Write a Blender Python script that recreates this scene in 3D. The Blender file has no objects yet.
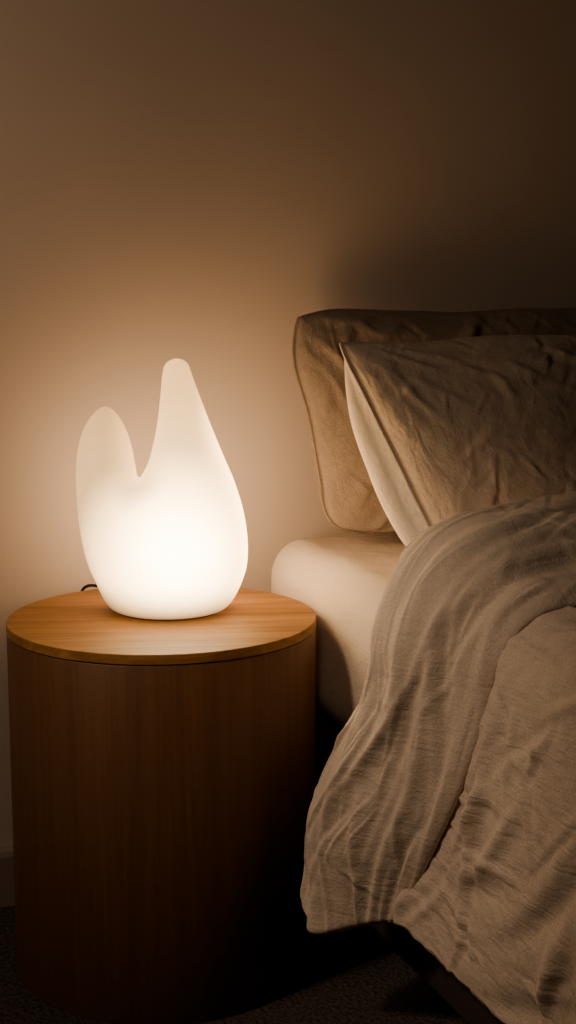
import bpy, bmesh, math, random
import numpy as np
from math import radians as R, sin, cos, pi, sqrt
from mathutils import Vector, noise, Matrix, Euler
random.seed(3)
C = bpy.context.scene.collection

# ------------------------------------------------------------------ helpers
def link(name, me, mat=None, parent=None, smooth=True):
    o = bpy.data.objects.new(name, me); C.objects.link(o)
    if mat: me.materials.append(mat)
    if parent: o.parent = parent
    if smooth:
        for p in me.polygons: p.use_smooth = True
    return o
def mesh_py(verts, faces, name):
    me = bpy.data.meshes.new(name); me.from_pydata(verts, [], faces); me.update(); return me
def empty(name, loc=(0,0,0), rot=(0,0,0)):
    o = bpy.data.objects.new(name, None); C.objects.link(o); o.location = loc; o.rotation_euler = rot
    o.empty_display_size = .05
    return o
def tag(o, label, cat, group=None):
    o['label'] = label; o['category'] = cat
    if group: o['group'] = group
def struct(o): o['kind'] = 'structure'; return o
def box_me(name, x0, x1, y0, y1, z0, z1, bevel=0):
    bm = bmesh.new()
    bmesh.ops.create_cube(bm, size=1)
    for v in bm.verts:
        v.co = Vector((x0+(v.co.x+.5)*(x1-x0), y0+(v.co.y+.5)*(y1-y0), z0+(v.co.z+.5)*(z1-z0)))
    if bevel: bmesh.ops.bevel(bm, geom=bm.edges[:], offset=bevel, segments=3, profile=.5, affect='EDGES')
    me = bpy.data.meshes.new(name); bm.to_mesh(me); bm.free(); return me
def lathe_me(name, prof, n=128):
    verts = []; faces = []
    for (r, z) in prof:
        for i in range(n):
            a = 2*pi*i/n; verts.append((r*cos(a), r*sin(a), z))
    for k in range(len(prof)-1):
        for i in range(n):
            j = (i+1) % n
            faces.append((k*n+i, k*n+j, (k+1)*n+j, (k+1)*n+i))
    faces.append(tuple(range(n))[::-1]); faces.append(tuple((len(prof)-1)*n+i for i in range(n)))
    return mesh_py(verts, faces, name)
def soft_slab(hx, hy, hz, r, rc, step, disp, name):
    """mattress: stacked rounded-rectangle rings, soft top and bottom edges"""
    ring = []                                     # (point on outline, outward normal), counter clockwise
    cs = [(hx-rc, hy-rc, 0), (-hx+rc, hy-rc, 90), (-hx+rc, -hy+rc, 180), (hx-rc, -hy+rc, 270)]
    for k, (cx, cy, a0) in enumerate(cs):
        for i in range(13):
            a = R(a0+90*i/12); ring.append((Vector((cx+rc*cos(a), cy+rc*sin(a), 0)), Vector((cos(a), sin(a), 0))))
        nx_, ny_, _ = cs[(k+1) % 4]
        a = R(a0+90); s = Vector((cx+rc*cos(a), cy+rc*sin(a), 0)); e = Vector((nx_+rc*cos(a), ny_+rc*sin(a), 0))
        m = max(2, int((e-s).length/step))
        for i in range(1, m): ring.append((s.lerp(e, i/m), Vector((cos(a), sin(a), 0))))
    levels = []                                   # (z, inset, scale, vertical part of the normal)
    levels.append((-hz, r, .0, -1)); levels.append((-hz, r, .5, -1))
    for i in range(13):
        a = R(-90+90*i/12); levels.append((-hz+r+r*sin(a), r-r*cos(a), 1, sin(a)))
    for i in range(1, 14): levels.append((lerp(-hz+r, hz-r, i/14), 0, 1, 0))
    for i in range(15):
        a = R(90*i/14); levels.append((hz-r+r*sin(a), r-r*cos(a), 1, sin(a)))
    for s in (.985, .97, .955, .94, .92, .90, .87, .84, .80, .75, .65, .5, .3, 0): levels.append((hz, r, s, 1))
    v = []; f = []; n = len(ring)
    for (z, d, sc, nz) in levels:
        for (p, nn) in ring:
            q = p-nn*d; c = Vector((q.x*sc, q.y*sc, z))
            nrm = Vector((nn.x*sqrt(max(0, 1-nz*nz)), nn.y*sqrt(max(0, 1-nz*nz)), nz))
            v.append(c+nrm*disp(c, nrm))
    for k in range(len(levels)-1):
        for i in range(n):
            j = (i+1) % n; f.append((k*n+i, k*n+j, (k+1)*n+j, (k+1)*n+i))
    me = mesh_py(v, f, name)
    bm = bmesh.new(); bm.from_mesh(me); bmesh.ops.remove_doubles(bm, verts=bm.verts[:], dist=1e-5); bm.to_mesh(me); bm.free()
    return me
def lerp(a, b, t): return a+(b-a)*t
def sstep(a, b, x): u = max(0, min(1, (x-a)/(b-a))); return u*u*(3-2*u)
def interp(x, tab):
    """smooth cubic through the knots"""
    if x <= tab[0][0]: return tab[0][1]
    n = len(tab)
    for k in range(n-1):
        x0, y0 = tab[k]; x1, y1 = tab[k+1]
        if x <= x1:
            def slope(i):
                if i == 0 or i == n-1: return None
                return (tab[i+1][1]-tab[i-1][1])/(tab[i+1][0]-tab[i-1][0])
            h = x1-x0; d = (y1-y0)/h
            m0 = slope(k); m1 = slope(k+1)
            m0 = d if m0 is None else m0; m1 = d if m1 is None else m1
            u = (x-x0)/h
            return (2*u**3-3*u*u+1)*y0+(u**3-2*u*u+u)*h*m0+(-2*u**3+3*u*u)*y1+(u**3-u*u)*h*m1
    return tab[-1][1]
def ns(x, y, z=0): return noise.noise(Vector((x, y, z)))
def ridge(x, y, z=0): return 1-2*abs(ns(x, y, z))
def make_creases(n, seed, xr, yr, ang, spread, L, w, amp):
    rg = random.Random(seed); out = []
    for _ in range(n):
        k = rg.random()
        out.append((rg.uniform(*xr), rg.uniform(*yr), R(ang+rg.gauss(0, spread)), lerp(L[0], L[1], rg.random()),
                    lerp(w[0], w[1], k), lerp(amp[0], amp[1], k*.6+rg.random()*.4)*(1 if rg.random() < .75 else -.7), rg.uniform(-.9, .9), rg.choice((-1,1))))
    return out
def crease_field(pts, cl):
    P = np.array(pts, dtype=float); h = np.zeros(len(P))
    for (cx, cy, th, L, w, A, kk, sd) in cl:
        dx = P[:,0]-cx; dy = P[:,1]-cy
        u = dx*cos(th)+dy*sin(th); v = -dx*sin(th)+dy*cos(th)-kk*u*u-.15*w*np.sin(u*30+cx*50)
        m = np.abs(u) < L/2
        e = np.where(m, (1-(2*u/L)**2)**2, 0)
        ww = w*(.75+.5*(u/L+.5))
        h += A*e*(np.exp(-(v/ww)**2)-.55*np.exp(-((v-sd*1.5*ww)/(1.3*ww))**2))
    return h

# ------------------------------------------------------------------ materials
def newmat(name):
    m = bpy.data.materials.new(name); m.use_nodes = True
    nt = m.node_tree; b = nt.nodes['Principled BSDF']
    return m, nt, b
def nd(nt, t, **kw):
    n = nt.nodes.new(t)
    for k, v in kw.items():
        if k in n.inputs: n.inputs[k].default_value = v
        else: setattr(n, k, v)
    return n
def coords(nt, scale=(1,1,1), rot=(0,0,0)):
    tc = nd(nt, 'ShaderNodeTexCoord'); mp = nd(nt, 'ShaderNodeMapping')
    mp.inputs['Scale'].default_value = scale; mp.inputs['Rotation'].default_value = rot
    nt.links.new(tc.outputs['Object'], mp.inputs['Vector']); return mp.outputs['Vector']
def ramp(nt, fac, stops):
    r = nd(nt, 'ShaderNodeValToRGB'); cr = r.color_ramp
    while len(cr.elements) < len(stops): cr.elements.new(.5)
    for e, (p, c) in zip(cr.elements, stops): e.position = p; e.color = (*c, 1)
    nt.links.new(fac, r.inputs['Fac']); return r.outputs['Color']
def bump(nt, b, h, strength, dist):
    bp = nd(nt, 'ShaderNodeBump'); bp.inputs['Strength'].default_value = strength; bp.inputs['Distance'].default_value = dist
    nt.links.new(h, bp.inputs['Height'])
    nt.links.new(bp.outputs['Normal'], b.inputs['Normal']); return bp
def noise_mat(name, c0, c1, scale=(8,8,8), rough=.9, bs=.2, bd=.01, detail=6, nscale=1, distortion=0):
    m, nt, b = newmat(name)
    n = nd(nt, 'ShaderNodeTexNoise'); n.inputs['Scale'].default_value = nscale
    n.inputs['Detail'].default_value = detail; n.inputs['Distortion'].default_value = distortion
    nt.links.new(coords(nt, scale), n.inputs['Vector'])
    nt.links.new(ramp(nt, n.outputs['Fac'], [(.3, c0), (.7, c1)]), b.inputs['Base Color'])
    b.inputs['Roughness'].default_value = rough; b.inputs['Specular IOR Level'].default_value = .2
    bump(nt, b, n.outputs['Fac'], bs, bd); return m
def wood(name, scale, dark, light, rough=.38):
    m, nt, b = newmat(name)
    n1 = nd(nt, 'ShaderNodeTexNoise'); n1.inputs['Scale'].default_value = 1; n1.inputs['Detail'].default_value = 8; n1.inputs['Distortion'].default_value = .9
    nt.links.new(coords(nt, scale), n1.inputs['Vector'])
    n2 = nd(nt, 'ShaderNodeTexNoise'); n2.inputs['Scale'].default_value = 1; n2.inputs['Detail'].default_value = 4
    nt.links.new(coords(nt, tuple(s*6 for s in scale)), n2.inputs['Vector'])
    mx = nd(nt, 'ShaderNodeMath', operation='MULTIPLY_ADD'); mx.inputs[1].default_value = .55
    nt.links.new(n2.outputs['Fac'], mx.inputs[0]); nt.links.new(n1.outputs['Fac'], mx.inputs[2])
    nt.links.new(ramp(nt, mx.outputs[0], [(.5, dark), (1.0, light)]), b.inputs['Base Color'])
    b.inputs['Roughness'].default_value = rough; b.inputs['Specular IOR Level'].default_value = .22
    bump(nt, b, n2.outputs['Fac'], .12, .002); return m
def linen(name, c0, c1, soft=.3, crease=.3, rot=(40,15,30)):
    m, nt, b = newmat(name)
    v = coords(nt, (1,1,1))
    n1 = nd(nt, 'ShaderNodeTexNoise'); n1.inputs['Scale'].default_value = 28; n1.inputs['Detail'].default_value = 9; n1.inputs['Distortion'].default_value = .8
    nt.links.new(v, n1.inputs['Vector'])
    # stretched creases
    n3 = nd(nt, 'ShaderNodeTexNoise'); n3.inputs['Scale'].default_value = 1; n3.inputs['Detail'].default_value = 4; n3.inputs['Distortion'].default_value = .7
    nt.links.new(coords(nt, (14, 11, 58), tuple(R(a) for a in rot)), n3.inputs['Vector'])
    ab = nd(nt, 'ShaderNodeMath', operation='SUBTRACT'); ab.inputs[1].default_value = .5
    nt.links.new(n3.outputs['Fac'], ab.inputs[0])
    a2 = nd(nt, 'ShaderNodeMath', operation='ABSOLUTE'); nt.links.new(ab.outputs[0], a2.inputs[0])
    # weave threads
    w = nd(nt, 'ShaderNodeTexNoise'); w.inputs['Scale'].default_value = 420; w.inputs['Detail'].default_value = 2
    nt.links.new(v, w.inputs['Vector'])
    s1 = nd(nt, 'ShaderNodeMath', operation='MULTIPLY'); s1.inputs[1].default_value = soft; nt.links.new(n1.outputs['Fac'], s1.inputs[0])
    s2 = nd(nt, 'ShaderNodeMath', operation='MULTIPLY_ADD'); s2.inputs[1].default_value = -crease*2; nt.links.new(a2.outputs[0], s2.inputs[0]); nt.links.new(s1.outputs[0], s2.inputs[2])
    s3 = nd(nt, 'ShaderNodeMath', operation='MULTIPLY_ADD'); s3.inputs[1].default_value = .07; nt.links.new(w.outputs['Fac'], s3.inputs[0]); nt.links.new(s2.outputs[0], s3.inputs[2])
    nt.links.new(ramp(nt, w.outputs['Fac'], [(.3, c0), (.7, c1)]), b.inputs['Base Color'])
    b.inputs['Roughness'].default_value = 1; b.inputs['Specular IOR Level'].default_value = .05
    bump(nt, b, s3.outputs[0], 1.0, .0085); return m

M_wall = noise_mat('wall plaster', (.54,.46,.395), (.58,.495,.425), (3,3,3), .95, .04, .004, 8)
M_base = noise_mat('baseboard paint', (.25,.215,.185), (.28,.24,.205), (5,5,5), .7, .02, .002)
M_floor = noise_mat('carpet', (.022,.018,.015), (.08,.064,.052), (160,160,160), 1, .8, .01, 3)
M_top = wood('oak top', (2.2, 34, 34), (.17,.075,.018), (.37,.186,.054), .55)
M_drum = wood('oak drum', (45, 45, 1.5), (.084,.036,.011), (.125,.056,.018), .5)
M_groove = noise_mat('shadow gap wood', (.03,.014,.006), (.05,.022,.01))
M_sheet = linen('fitted sheet cotton', (.58,.495,.405), (.66,.57,.47), .28, .14, (20,30,60))
M_duvet = linen('duvet linen', (.46,.38,.305), (.58,.485,.40), .36, .24, (40,15,30))
M_flap = linen('duvet linen fold', (.50,.415,.335), (.62,.525,.43), .24, .12, (-20,-35,10))
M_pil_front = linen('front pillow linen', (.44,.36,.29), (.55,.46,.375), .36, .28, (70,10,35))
M_pil_lit = linen('front pillow painted lit side', (.74,.645,.54), (.81,.715,.605), .26, .14, (70,10,35))  # lamplight on the pillow's side painted in as a paler linen
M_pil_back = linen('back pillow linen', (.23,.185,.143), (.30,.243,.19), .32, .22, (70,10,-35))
M_bedbase = noise_mat('bed base fabric', (.025,.018,.013), (.04,.029,.021), (300,300,300), 1, .3, .003)
M_leg = wood('bed leg wood', (20,20,2), (.03,.015,.006), (.05,.025,.01))
M_cord = noise_mat('black cord', (.01,.01,.01), (.02,.018,.016), (50,50,50), .5, .05, .001)
M_lbase = noise_mat('lamp base white', (.55,.48,.40), (.6,.52,.43), (20,20,20), .5, .02, .001)

def glow_mat():
    m, nt, b = newmat('frosted glowing glass')
    def math_(op, a, b_, clamp=False):
        n = nd(nt, 'ShaderNodeMath', operation=op)
        for i, q in enumerate((a, b_)):
            if isinstance(q, (int, float)): n.inputs[i].default_value = q
            else: nt.links.new(q, n.inputs[i])
        return n.outputs[0]
    def smooth(src, a, b_, lo, hi):
        n = nd(nt, 'ShaderNodeMapRange', interpolation_type='SMOOTHSTEP')
        for k, q in (('From Min',a),('From Max',b_),('To Min',lo),('To Max',hi)): n.inputs[k].default_value = q
        nt.links.new(src, n.inputs['Value']); return n.outputs['Result']
    tc = nd(nt, 'ShaderNodeTexCoord')
    d = nd(nt, 'ShaderNodeVectorMath', operation='DISTANCE'); d.inputs[1].default_value = (.018, -.085, .095)
    nt.links.new(tc.outputs['Object'], d.inputs[0])
    sx = nd(nt, 'ShaderNodeSeparateXYZ'); nt.links.new(tc.outputs['Object'], sx.inputs[0])
    mr = nd(nt, 'ShaderNodeMapRange'); mr.inputs['From Min'].default_value = .03; mr.inputs['From Max'].default_value = .22
    nt.links.new(d.outputs['Value'], mr.inputs['Value'])
    col = ramp(nt, mr.outputs['Result'], [(0, (1,.76,.44)), (.3, (1,.61,.25)), (1, (1,.53,.165))])
    mix = nd(nt, 'ShaderNodeMix', data_type='RGBA')
    nt.links.new(smooth(sx.outputs['Y'], .0, .04, 0, 1), mix.inputs[0])
    nt.links.new(col, mix.inputs[6]); mix.inputs[7].default_value = (1,.615,.315,1)
    core = smooth(d.outputs['Value'], .0, .155, 16, 0)
    # spout stays bright, the side lobe is dimmer
    core = math_('ADD', core, smooth(sx.outputs['X'], -.085, .0, 1.5, 2.9))
    core = math_('MULTIPLY', core, smooth(sx.outputs['Z'], -.005, .058, .03, 1))
    core = math_('MULTIPLY', core, smooth(sx.outputs['Z'], .22, .36, 1, .75))
    # shade painted into the glow at the notch between the lobes
    dn = nd(nt, 'ShaderNodeVectorMath', operation='DISTANCE'); dn.inputs[1].default_value = (-.036, -.045, .178)
    nt.links.new(tc.outputs['Object'], dn.inputs[0])
    core = math_('MULTIPLY', core, smooth(dn.outputs['Value'], .0, .055, .50, 1))
    # extra glow added on the wall and bed sides to light them more
    back = smooth(sx.outputs['Y'], .015, .06, 0, 4.6)
    side = math_('MULTIPLY', smooth(sx.outputs['X'], .035, .085, 0, 7.5), smooth(sx.outputs['Y'], -.06, .0, 0, 1))
    side = math_('MULTIPLY', side, smooth(sx.outputs['Z'], .004, .06, .1, 1))
    tot = math_('ADD', math_('ADD', core, back), side)
    b.inputs['Base Color'].default_value = (.65,.52,.40,1); b.inputs['Roughness'].default_value = .5
    nt.links.new(mix.outputs[2], b.inputs['Emission Color']); nt.links.new(tot, b.inputs['Emission Strength'])
    return m
M_glow = glow_mat()

# ------------------------------------------------------------------ setting
struct(link('floor', box_me('floor', -3, 3.6, -4, .1, -.1, 0), M_floor, smooth=False))
struct(link('wall_back', box_me('wall_back', -3, 3.6, 0, .1, 0, 2.7), M_wall, smooth=False))
bb = [(0,0),(-.016,0),(-.016,.078),(-.013,.086),(-.006,.09),(0,.09)]
vs = [(x, y-.0005, z) for x in (-3, 3.6) for (y, z) in bb]; n = len(bb)
fs = [(i, (i+1) % n, n+(i+1) % n, n+i) for i in range(n)] + [tuple(range(n))[::-1], tuple(range(n, 2*n))]
struct(link('baseboard_back', mesh_py(vs, fs, 'baseboard'), M_base, smooth=False))

# ------------------------------------------------------------------ side table
TX, TY, TH, TR = .164, -.241, .485, .21
t = empty('side_table', (TX, TY, 0), (0,0,R(-15)))
tag(t, 'round drum side table in honey oak veneer beside the bed', 'side table')
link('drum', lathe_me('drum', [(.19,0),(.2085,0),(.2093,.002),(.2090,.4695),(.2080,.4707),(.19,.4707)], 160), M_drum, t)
link('shadow_gap', lathe_me('gap', [(.19,.4707),(.2065,.4707),(.2065,.4722),(.19,.4722)], 128), M_groove, t)
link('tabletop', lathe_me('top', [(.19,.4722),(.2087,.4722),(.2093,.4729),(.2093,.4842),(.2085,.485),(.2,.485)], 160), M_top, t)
for o in t.children:
    md = o.modifiers.new('split', 'EDGE_SPLIT'); md.split_angle = R(40)

# ------------------------------------------------------------------ lamp
LX, LY = .1825, -.2095
lamp = empty('table_lamp', (LX, LY, TH), (0,0,R(-21)))
tag(lamp, 'glowing white sculptural lamp with two rounded peaks on the oak side table', 'lamp')
LS = .962
def px(x): return (x-167)/707*LS
def loft(rings, n=64):
    v = []; f = []
    for (z, l, r, dy, cy) in rings:
        c = (px(l)+px(r))/2; a = (px(r)-px(l))/2
        for i in range(n):
            th = 2*pi*i/n; v.append((c+a*cos(th), cy+dy*sin(th)*LS, z*LS))
    for k in range(len(rings)-1):
        for i in range(n):
            j = (i+1) % n; f.append((k*n+i, k*n+j, (k+1)*n+j, (k+1)*n+i))
    f.append(tuple(range(n))[::-1]); f.append(tuple((len(rings)-1)*n+i for i in range(n)))
    return v, f
def dens(rings, m=6):
    out = []
    for k in range(len(rings)-1):
        p0 = rings[max(k-1,0)]; p1 = rings[k]; p2 = rings[k+1]; p3 = rings[min(k+2,len(rings)-1)]
        for q in range(m):
            u = q/m; z = lerp(p1[0], p2[0], u); row = [z]
            for i in range(1, 5):
                d = p2[0]-p1[0]
                m1 = (p2[i]-p0[i])/max(p2[0]-p0[0],1e-6)*d; m2 = (p3[i]-p1[i])/max(p3[0]-p1[0],1e-6)*d
                row.append((2*u**3-3*u*u+1)*p1[i]+(u**3-2*u*u+u)*m1+(-2*u**3+3*u*u)*p2[i]+(u**3-u*u)*m2)
            out.append(tuple(row))
    out.append(rings[-1]); return out
body = [(0,113,221,.070,0),(.005,107,227,.079,0),(.02,100,235,.089,0),(.04,94,241.5,.097,0),(.063,88,246.5,.103,0),(.0985,85,247.5,.106,0),
        (.141,100,243.5,.098,0),(.184,136,234.5,.074,0),(.205,146,228.5,.061,0),(.227,151.5,222,.05,0),(.27,158,210,.034,0),(.31,161.5,199.5,.024,0),
        (.338,163.5,192.5,.0195,0),(.349,165.5,190,.0165,0),(.356,170,186,.0115,0),(.359,175.5,180.5,.003,0)]
lobe = [(.03,98,170,.07,0),(.063,88,165,.093,0),(.0985,81.5,156,.094,0),(.141,77.5,147,.084,0),(.184,76,137.5,.066,0),(.21,76.5,134.5,.055,0),(.227,77.8,132.5,.049,0),
        (.25,81.5,128.5,.041,0),(.27,88,122.5,.030,0),(.282,94.5,116.5,.021,0),(.289,100,111,.012,0),(.2915,104,107,.004,0)]
v1, f1 = loft(dens(body)); v2, f2 = loft(dens(lobe))
o = link('tmp', mesh_py(v1+v2, f1+[tuple(i+len(v1) for i in q) for q in f2], 'tmp'))
md = o.modifiers.new('r', 'REMESH'); md.mode = 'VOXEL'; md.voxel_size = .0030; md.use_smooth_shade = True
md = o.modifiers.new('s', 'SMOOTH'); md.factor = .5; md.iterations = 7
dg = bpy.context.evaluated_depsgraph_get()
me = bpy.data.meshes.new_from_object(o.evaluated_get(dg)); bpy.data.objects.remove(o)
zmin = min(v.co.z for v in me.vertices)
for v in me.vertices: v.co.z += .002-zmin
# blend the two lobes: relax only the valley between them
bm = bmesh.new(); bm.from_mesh(me); bm.verts.ensure_lookup_table()
nb = [[e.other_vert(v).index for e in v.link_edges] for v in bm.verts]
wt = []
for v in bm.verts:
    x, y, z = v.co
    vx = -.030-(.19-z)*.12
    wgt = (1-sstep(.03, .075, abs(x-vx)))*(sstep(.02,.07,z))*(1-sstep(.165,.20,z))*sstep(.02,.05,abs(y))
    wt.append(wgt)
co_ = [v.co.copy() for v in bm.verts]
act = [i for i, w_ in enumerate(wt) if w_ > .01]
for it in range(150):
    new = {}
    for i in act:
        a = Vector((0,0,0))
        for j in nb[i]: a += co_[j]
        a /= len(nb[i]); new[i] = co_[i].lerp(a, .6*wt[i])
    for i in act: co_[i] = new[i]
for v in bm.verts: v.co = co_[v.index]
bm.to_mesh(me); bm.free()
me.materials.clear()
link('lamp_shade', me, M_glow, lamp)
link('base', lathe_me('lampbase', [(.05,0.0003),(.066,0.0003),(.067,.001),(.067,.004),(.05,.004)], 64), M_lbase, lamp)
def tube(pts, r, name, mat, parent, sub=10, n=10):
    P = [Vector(p) for p in pts]; path = []
    for k in range(len(P)-1):
        p0 = P[max(k-1,0)]; p1 = P[k]; p2 = P[k+1]; p3 = P[min(k+2,len(P)-1)]
        for q in range(sub):
            u = q/sub
            path.append(.5*((2*p1)+(p2-p0)*u+(2*p0-5*p1+4*p2-p3)*u*u+(3*p1-p0-3*p2+p3)*u**3))
    path.append(P[-1]); v = []; f = []
    up = Vector((.3,.2,.9)).normalized()
    for k, p in enumerate(path):
        d = (path[min(k+1,len(path)-1)]-path[max(k-1,0)]).normalized()
        a = d.cross(up)
        if a.length < .05: a = d.cross(Vector((1,0,0)))
        a.normalize(); b = d.cross(a); up = -b if b.dot(up) < 0 else b
        for i in range(n):
            th = 2*pi*i/n; v.append(p+a*cos(th)*r+b*sin(th)*r)
    for k in range(len(path)-1):
        for i in range(n):
            j = (i+1) % n; f.append((k*n+i, k*n+j, (k+1)*n+j, (k+1)*n+i))
    f.append(tuple(range(n))); f.append(tuple((len(path)-1)*n+i for i in range(n)))
    return link(name, mesh_py(v, f, name), mat, parent)
# local lamp frame: x right, y away from viewer
tube([(-.03,.05,.010),(-.06,.09,.004),(-.088,.110,.005),(-.112,.124,.007),(-.130,.134,.006),(-.141,.141,-.003),(-.146,.146,-.025),(-.148,.147,-.08),(-.149,.146,-.25),(-.152,.138,-.44),(-.16,.130,-.479)],
     .0024, 'cord', M_cord, lamp)

# ------------------------------------------------------------------ bed
BX0, BX1, BY0, BY1 = .386, 1.95, -.022, -2.03
bed = empty('bed_base', ((BX0+BX1)/2, (BY0+BY1)/2, 0))
tag(bed, 'low dark fabric bed base under the pale mattress', 'bed base')
hx, hy = (BX1-BX0)/2, (BY0-BY1)/2
link('frame', box_me('frame', -hx+.02, hx-.02, -hy+.02, hy-.02, .06, .300, .012), M_bedbase, bed)
for sx in (-1,1):
    for sy in (-1,1):
        link('leg', box_me('leg', sx*(hx-.1)-.025, sx*(hx-.1)+.025, sy*(hy-.1)-.025, sy*(hy-.1)+.025, 0, .06, .004), M_leg, bed)
def mdisp(c, n):
    return .003*ns(c.x*5, c.y*5, c.z*6)+.0025*ns(c.x*14+3, c.y*9, c.z*10)+.0016*ridge(c.y*16+c.x*9, c.z*7+c.x*12, 2)-.003
MZ0, MZ1 = .306, .547
mt = link('mattress', soft_slab(hx, hy, (MZ1-MZ0)/2, .056, .060, .012, mdisp, 'mattress'), M_sheet)
mt.location = ((BX0+BX1)/2, (BY0+BY1)/2, (MZ0+MZ1)/2)
tag(mt, 'thick mattress in a smooth pale fitted sheet on the dark base', 'mattress')

# ------------------------------------------------------------------ pillows
def pillow(name, w, h, tf, tb, loc, lean, yaw, mat, label, seed, roll=0, inset=.04, ex=.40, bul=.0, kb=.05, kt=.01, under=None):
    root = empty(name, loc, (R(90-lean), R(roll), R(yaw)))
    MW = Matrix.Translation(loc) @ Euler((R(90-lean), R(roll), R(yaw))).to_matrix().to_4x4()
    MI = MW.inverted()
    nx, ny = 200, 126
    cr_l = []
    for (ox, oy, a0, a1) in ((-w/2, h/2, -80, -8), (-w/2, -h/2, 8, 75), (w/2, h/2, 190, 255), (w/2, -h/2, 110, 170)):
        rg = random.Random(seed*10+ox+oy*3)
        for _ in range(9):
            an = R(rg.uniform(a0, a1)); L = rg.uniform(.08, .22); st = rg.uniform(.0, .06)
            c = (ox+cos(an)*(st+L/2), oy+sin(an)*(st+L/2))
            cr_l.append((c[0], c[1], an, L, rg.uniform(.005,.012), rg.uniform(.0015,.0042), rg.uniform(-2,2), rg.choice((-1,1))))
    cr_l += make_creases(22, int(seed*7), (-w/2, w/2), (-h/2, h/2), 35, 40, (.08, .22), (.005, .012), (.0018, .0052))
    cr_l += make_creases(18, int(seed*7)+1, (-w/2, w/2), (-h/2, h/2), -40, 30, (.06, .18), (.004, .009), (.0016, .0042))
    cr_l += make_creases(120, int(seed*7)+2, (-w/2, w/2), (-h/2, h/2), 20, 50, (.04, .12), (.0026, .0048), (.0012, .0028))
    base = []; pts = []
    for side in (1,-1):
        for j in range(ny+1):
            for i in range(nx+1):
                x = -1+2*i/nx; y = -1+2*j/ny
                x = sin(x*pi/2)*.6+x*.4; y = sin(y*pi/2)*.6+y*.4
                X = w/2*x*(1-.03*(1-y*y)); Y = h/2*y*(1-.015*(1-x*x))
                base.append((side, x, y, X, Y)); pts.append((X+side*.9, Y))
    F = crease_field([(p[0]-.9, p[1]) if b_[0] > 0 else (9, 9) for p, b_ in zip(pts, base)], cr_l)
    v = []; f = []
    for (side, x, y, X, Y), hw in zip(base, F):
        fx = min(1, abs(x)/.985); fy = min(1, abs(y)/.98)
        infl = (max(0,(1-fx**2.2))*max(0,(1-fy**2.2)))**ex
        X0, Y0 = X, Y
        q2 = (max(0, abs(x)-.55)/.45)**2*(max(0, abs(y)-.45)/.55)**2
        k = kb if y < 0 else kt
        X -= math.copysign(q2*k, x); Y -= math.copysign(q2*k*.5, y)
        if x < 0: X += inset*((1-y)/2)**1.4*min(1, -x*1.3)**2
        if side < 0 and abs(x) > .3:
            X += math.copysign(bul*(4*infl*(1-infl))**.8*(1-y**4), x)*(1.10-.40*y)
        T = (tf if side > 0 else tb)*infl
        wv = hw+.008*ns(X0*5+seed, Y0*7, seed)+.0012*ridge(X0*26+seed, Y0*26, 4)
        if side < 0: wv = .006*ns(X0*5+seed, Y0*9, seed+5)
        T += wv*min(1, infl*1.7)
        sk = .005*ns(X0*9+seed, Y0*9, 7)
        # soft wavering of the seam
        Y += .009*ns(X0*5.5+seed*2, 1.7, seed)*abs(y)**3
        X += .006*ns(Y0*7+seed, 5.1, seed)*abs(x)**3
        p = Vector((X+sk, Y+sk*.8, side*(T+.002)+.012*ns(X0*4.5, Y0*4.5, seed+3)))
        q = MW @ p
        lim = .558+.003*side
        if q.z < lim+.02: q.z = lim+.02*math.exp((q.z-lim-.02)/.02)
        if q.y > -.006: q.y = -.006
        v.append(MI @ q)
    ng = (nx+1)*(ny+1)
    idx = lambda s,i,j: s*ng+j*(nx+1)+i
    mi = []
    for j in range(ny):
        for i in range(nx):
            f.append((idx(0,i,j),idx(0,i+1,j),idx(0,i+1,j+1),idx(0,i,j+1))); mi.append(0)
            f.append((idx(1,i,j+1),idx(1,i+1,j+1),idx(1,i+1,j),idx(1,i,j))); mi.append(1)
    for i in range(nx):
        f.append((idx(1,i,0),idx(1,i+1,0),idx(0,i+1,0),idx(0,i,0))); mi.append(0)
        f.append((idx(0,i,ny),idx(0,i+1,ny),idx(1,i+1,ny),idx(1,i,ny))); mi.append(0)
    for j in range(ny):
        f.append((idx(0,0,j),idx(0,0,j+1),idx(1,0,j+1),idx(1,0,j))); mi.append(0)
        f.append((idx(1,nx,j),idx(1,nx,j+1),idx(0,nx,j+1),idx(0,nx,j))); mi.append(0)
    ob = link('pillowcase', mesh_py(v, f, name), mat, root)
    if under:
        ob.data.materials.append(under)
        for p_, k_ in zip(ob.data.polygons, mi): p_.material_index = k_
    tag(root, label, 'pillow', 'pillows at the head of the bed')
    return root
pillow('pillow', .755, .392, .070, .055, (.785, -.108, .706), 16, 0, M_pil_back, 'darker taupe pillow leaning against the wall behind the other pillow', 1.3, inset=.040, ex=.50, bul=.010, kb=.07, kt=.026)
pillow('pillow', .735, .390, .084, .100, (.784, -.350, .690), 33, 0, M_pil_front, 'front beige linen pillow propped against the darker pillow', 5.7, inset=.100, ex=.46, bul=.047, kb=.04, kt=.006, under=M_pil_lit)

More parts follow.
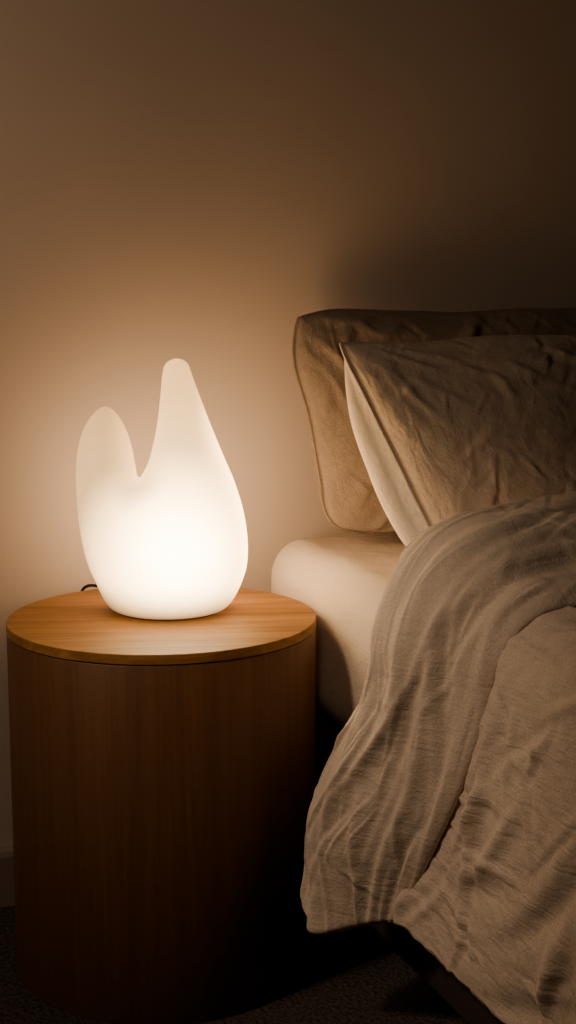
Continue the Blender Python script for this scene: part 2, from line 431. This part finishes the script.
# ------------------------------------------------------------------ duvet
duvet = empty('duvet', (1.15, -1.2, .55))
tag(duvet, 'crumpled beige linen duvet turned back and hanging over the bed side', 'duvet')
off = Vector((1.15, -1.2, .55))
DX0, DT, DR = .364, .592, .085
DX1 = 1.975
def path(a, lh):
    """a: arc from start of left rounding; negative = hanging down. returns X, z, nx, nz, drop"""
    qa = DR*pi/2
    if a < 0: return DX0, DT-DR+a, -1, 0, -a
    if a < qa:
        th = a/DR; return DX0+DR-DR*cos(th), DT-DR+DR*sin(th), -cos(th), sin(th), 0
    top = DX1-DX0-2*DR
    if a < qa+top: return DX0+DR+a-qa, DT, 0, 1, 0
    if a < 2*qa+top:
        th = (a-qa-top)/DR; return DX1-DR+DR*sin(th), DT-DR+DR*cos(th), sin(th), cos(th), 0
    d = a-2*qa-top; return DX1, DT-DR-d, 1, 0, d
QA = DR*pi/2; TOP = DX1-DX0-2*DR
# head edge and lower edge of the turned back part, by arc (negative = hanging)
tab_U = [(-.42,-.515),(-.33,-.490),(-.24,-.478),(-.13,-.525),(-.04,-.582),(.03,-.597),(.10,-.560),(.20,-.520),(.40,-.492),(.8,-.478),(2,-.47)]
tab_L = [(-.40,-.585),(-.32,-.625),(-.24,-.680),(-.12,-.755),(0,-.790),(.12,-.792),(.4,-.788),(2,-.785)]
# main layer
HG = .325
def main_flare(y, drop):
    g = drop/HG
    return g*(.030+.022*ns(y*4.6, 1.3)+.010*ns(y*9, g*.8+4)) + .006*sin(min(1,g)*pi)
arcs = []
na = 84
for i in range(na): arcs.append(-HG+HG*i/na)
for i in range(30): arcs.append(QA*i/30)
for i in range(110): arcs.append(QA+.55*i/110)
for i in range(40): arcs.append(QA+.55+(TOP-.55)*i/40)
for i in range(8): arcs.append(QA+TOP+QA*i/8)
for i in range(11): arcs.append(2*QA+TOP+HG*i/10)
ys = []
y = -.545
while y > -2.04:
    ys.append(y); y -= .0042 if y > -1.15 else .02
cl = make_creases(38, 11, (-1.25,-.55), (-.33,.6), 128, 18, (.14,.42), (.007,.018), (.0045,.0125))
cl += make_creases(90, 12, (-1.25,-.55), (-.33,.5), 120, 28, (.07,.22), (.004,.009), (.0022,.0064))
cl += make_creases(100, 13, (-1.25,-.55), (-.33,.5), 35, 30, (.05,.16), (.0032,.0070), (.0016,.0046))
pts = [(y, a) for a in arcs for y in ys]
F = crease_field(pts, cl)
v = []; f = []
for (y, a), hw in zip(pts, F):
    X, z, nx_, nz_, drop = path(a, HG)
    g = drop/HG
    fl = main_flare(y, drop)
    w1 = ns(y*4+a*3, a*6-y*2, 2.2)
    p, q = y*9+a*5+1.2*w1, a*11-y*4+1.2*w1
    dsp = .010*ns(y*4.5, a*5, .4)+hw+.0016*ridge(p*2.6, q*3.0, 9)
    yl = interp(a, tab_L)
    under = sstep(yl-.012, yl+.05, y)          # lies flat beneath the turned back part
    dsp = lerp(dsp-.003, -.007, under)
    o_ = fl+dsp
    zz = z+nz_*o_ + (.010*ns(y*6, 3.3)*g if drop else 0)
    edge = max(0, (-2.0-y))*1.5
    v.append(Vector((X+nx_*o_, y, zz-edge))-off)
nyy = len(ys)
for i in range(len(arcs)-1):
    for j in range(nyy-1):
        f.append((i*nyy+j, (i+1)*nyy+j, (i+1)*nyy+j+1, i*nyy+j+1))
cov = link('cover', mesh_py(v, f, 'cover'), M_duvet, duvet)
bm = bmesh.new(); bm.from_mesh(cov.data); bmesh.ops.recalc_face_normals(bm, faces=bm.faces[:])
up = sum(fc.normal.z for fc in bm.faces)
if up < 0: bmesh.ops.reverse_faces(bm, faces=bm.faces[:])
bm.to_mesh(cov.data); bm.free()
md = cov.modifiers.new('thick', 'SOLIDIFY'); md.thickness = .010; md.offset = -1

# turned back fold
zh_tab = [(0,.215),(.12,.160),(.28,.133),(.6,.150),(1,.180)]
nt_h, nt_a = 120, 40
ts = [(-1+i/nt_h) for i in range(nt_h)]+[QA*i/nt_a for i in range(nt_a)]+[QA+.5*i/110 for i in range(110)]+[QA+.5+(TOP-.5)*i/30 for i in range(31)]
nsu, nsl = 190, 30
ss = [(i/nsu, 1) for i in range(nsu+1)]+[(1-i/nsl, -1) for i in range(1, nsl)]
cl = make_creases(10, 21, (0,.30), (-.20,.55), 94, 7, (.45,.95), (.013,.026), (.0060,.0115))
cl += make_creases(22, 22, (-.01,.31), (-.36,.6), 95, 11, (.20,.60), (.0050,.011), (.0022,.0056))
cl += make_creases(110, 23, (0,.31), (-.36,.6), 95, 22, (.05,.18), (.0026,.0048), (.0010,.0028))
cl += make_creases(12, 24, (0,.31), (-.36,.5), 60, 18, (.08,.22), (.0045,.010), (.0014,.0034))
cl += make_creases(6, 25, (0,.31), (-.36,.4), 140, 15, (.06,.18), (.004,.008), (.0010,.0024))
par = []; pts = []
for tt in ts:
    for (s, side) in ss:
        s_ = .5-.5*cos(pi*s); s_ = .5*s_+.5*s
        Lh = DT-DR-interp(s_, zh_tab)
        a = tt*Lh if tt < 0 else tt
        par.append((tt, s_, side, Lh, a)); pts.append((s_*.30, a) if side > 0 else (9, 9))
F = crease_field(pts, cl)
v = []; f = []
for (tt, s_, side, Lh, a), hw in zip(par, F):
    X, z, nx_, nz_, drop = path(a, Lh)
    yU, yL = interp(a, tab_U), interp(a, tab_L)
    g = drop/.36
    Y = lerp(yU, yL, s_)+.005*ns(a*4, 2.1)*(1-s_)+.008*ns(a*3, 8.1)*s_
    E = lerp(.034, .0115, min(1, s_*1.15)**.9)*(1+.75*sin(pi*s_))
    E *= lerp(.74, 1, sstep(-.15, .32, a))
    if tt < 0: E *= lerp(1, .55, sstep(.6, 1, -tt))
    rw0 = .24; rw1 = .09
    rd = 1
    if s_ < rw0: rd = sqrt(max(0, 1-(1-s_/rw0)**2))
    elif s_ > 1-rw1: rd = sqrt(max(0, 1-((s_-(1-rw1))/rw1)**2))
    hemf = 1
    if tt < -.975: hemf = sqrt(max(0.0, 1-((-tt-.975)/.025)**2))
    hh = E*rd*hemf
    fl = g*(.026+.056*(1-s_)**1.2*g**.6+.020*ns(Y*7, 1.3)+.010*ns(Y*17, g+3))
    fl = lerp(fl, main_flare(Y, drop)-.004, sstep(.5, .97, s_))
    m_ = E+lerp(.006, -.009, s_)+fl
    dsp = 0
    if side > 0:
        dsp = hw+.006*ns(s_*3.5+.5*a, a*2.0, .7)
        p, q = Y*9+a*6, a*11-Y*5
        dsp += .0009*ridge(p*2.4, q*2.4, 7.5)
        dsp = max(dsp, -.009)
        dsp *= rd*hemf*lerp(1, .4, sstep(.8, 1, s_))
    o_ = m_+side*hh+dsp
    v.append(Vector((X+nx_*o_, Y, z+nz_*o_))-off)
nr = len(ss)
for i in range(len(ts)-1):
    for j in range(nr):
        k = (j+1) % nr
        f.append((i*nr+j, (i+1)*nr+j, (i+1)*nr+k, i*nr+k))
f.append(tuple(range(nr))); f.append(tuple((len(ts)-1)*nr+j for j in range(nr)))
fl_o = link('turned_back_fold', mesh_py(v, f, 'fold'), M_flap, duvet)
fl_o['label'] = 'upper edge of the duvet folded back in long soft creases'
bm = bmesh.new(); bm.from_mesh(fl_o.data); bmesh.ops.remove_doubles(bm, verts=bm.verts[:], dist=1e-6)
bmesh.ops.recalc_face_normals(bm, faces=bm.faces[:]); bm.to_mesh(fl_o.data); bm.free()

# ------------------------------------------------------------------ light and camera
w = bpy.data.worlds.new('night'); bpy.context.scene.world = w; w.use_nodes = True
bg = w.node_tree.nodes['Background']; bg.inputs['Color'].default_value = (1,.72,.5,1); bg.inputs['Strength'].default_value = .005
def fill_obj(name, kind, loc, target, energy, color, **kw):
    ld = bpy.data.lights.new(name, kind); ld.energy = energy; ld.color = color
    for k, v_ in kw.items(): setattr(ld, k, v_)
    lo = bpy.data.objects.new(name, ld); C.objects.link(lo); lo.location = loc
    lo.rotation_euler = (Vector(target)-Vector(loc)).to_track_quat('-Z','Y').to_euler(); return lo
fill_obj('warm_wall_fill', 'AREA', (-.98, -.66, 1.30), (-.45,0,.85), 5.0, (1,.69,.455), shape='DISK', size=.6)  # added fill, no fixture there: brightens the left part of the wall
fill_obj('warm_bed_fill', 'SPOT', (-.75, -.76, 1.42), (.36,-.57,.34), 29, (1,.72,.49), spot_size=R(39), spot_blend=1.0, shadow_soft_size=.07)  # added fill spot without a source, lifts the duvet and pillows
fill_obj('warm_sheet_fill', 'SPOT', (-.28, -1.55, 1.30), (.38,-.23,.43), 10, (1,.72,.49), spot_size=R(18), spot_blend=1.0, shadow_soft_size=.08)  # added narrow fill spot, brightens the mattress side
cam = bpy.data.cameras.new('camera'); co = bpy.data.objects.new('camera', cam); C.objects.link(co)
cam.sensor_fit = 'HORIZONTAL'; cam.sensor_width = 36; cam.lens = 87.5
co.location = (-.344, -2.042, .92); co.rotation_euler = (R(90-8.9), 0, R(-21))
cam.clip_start = .02
bpy.context.scene.camera = co
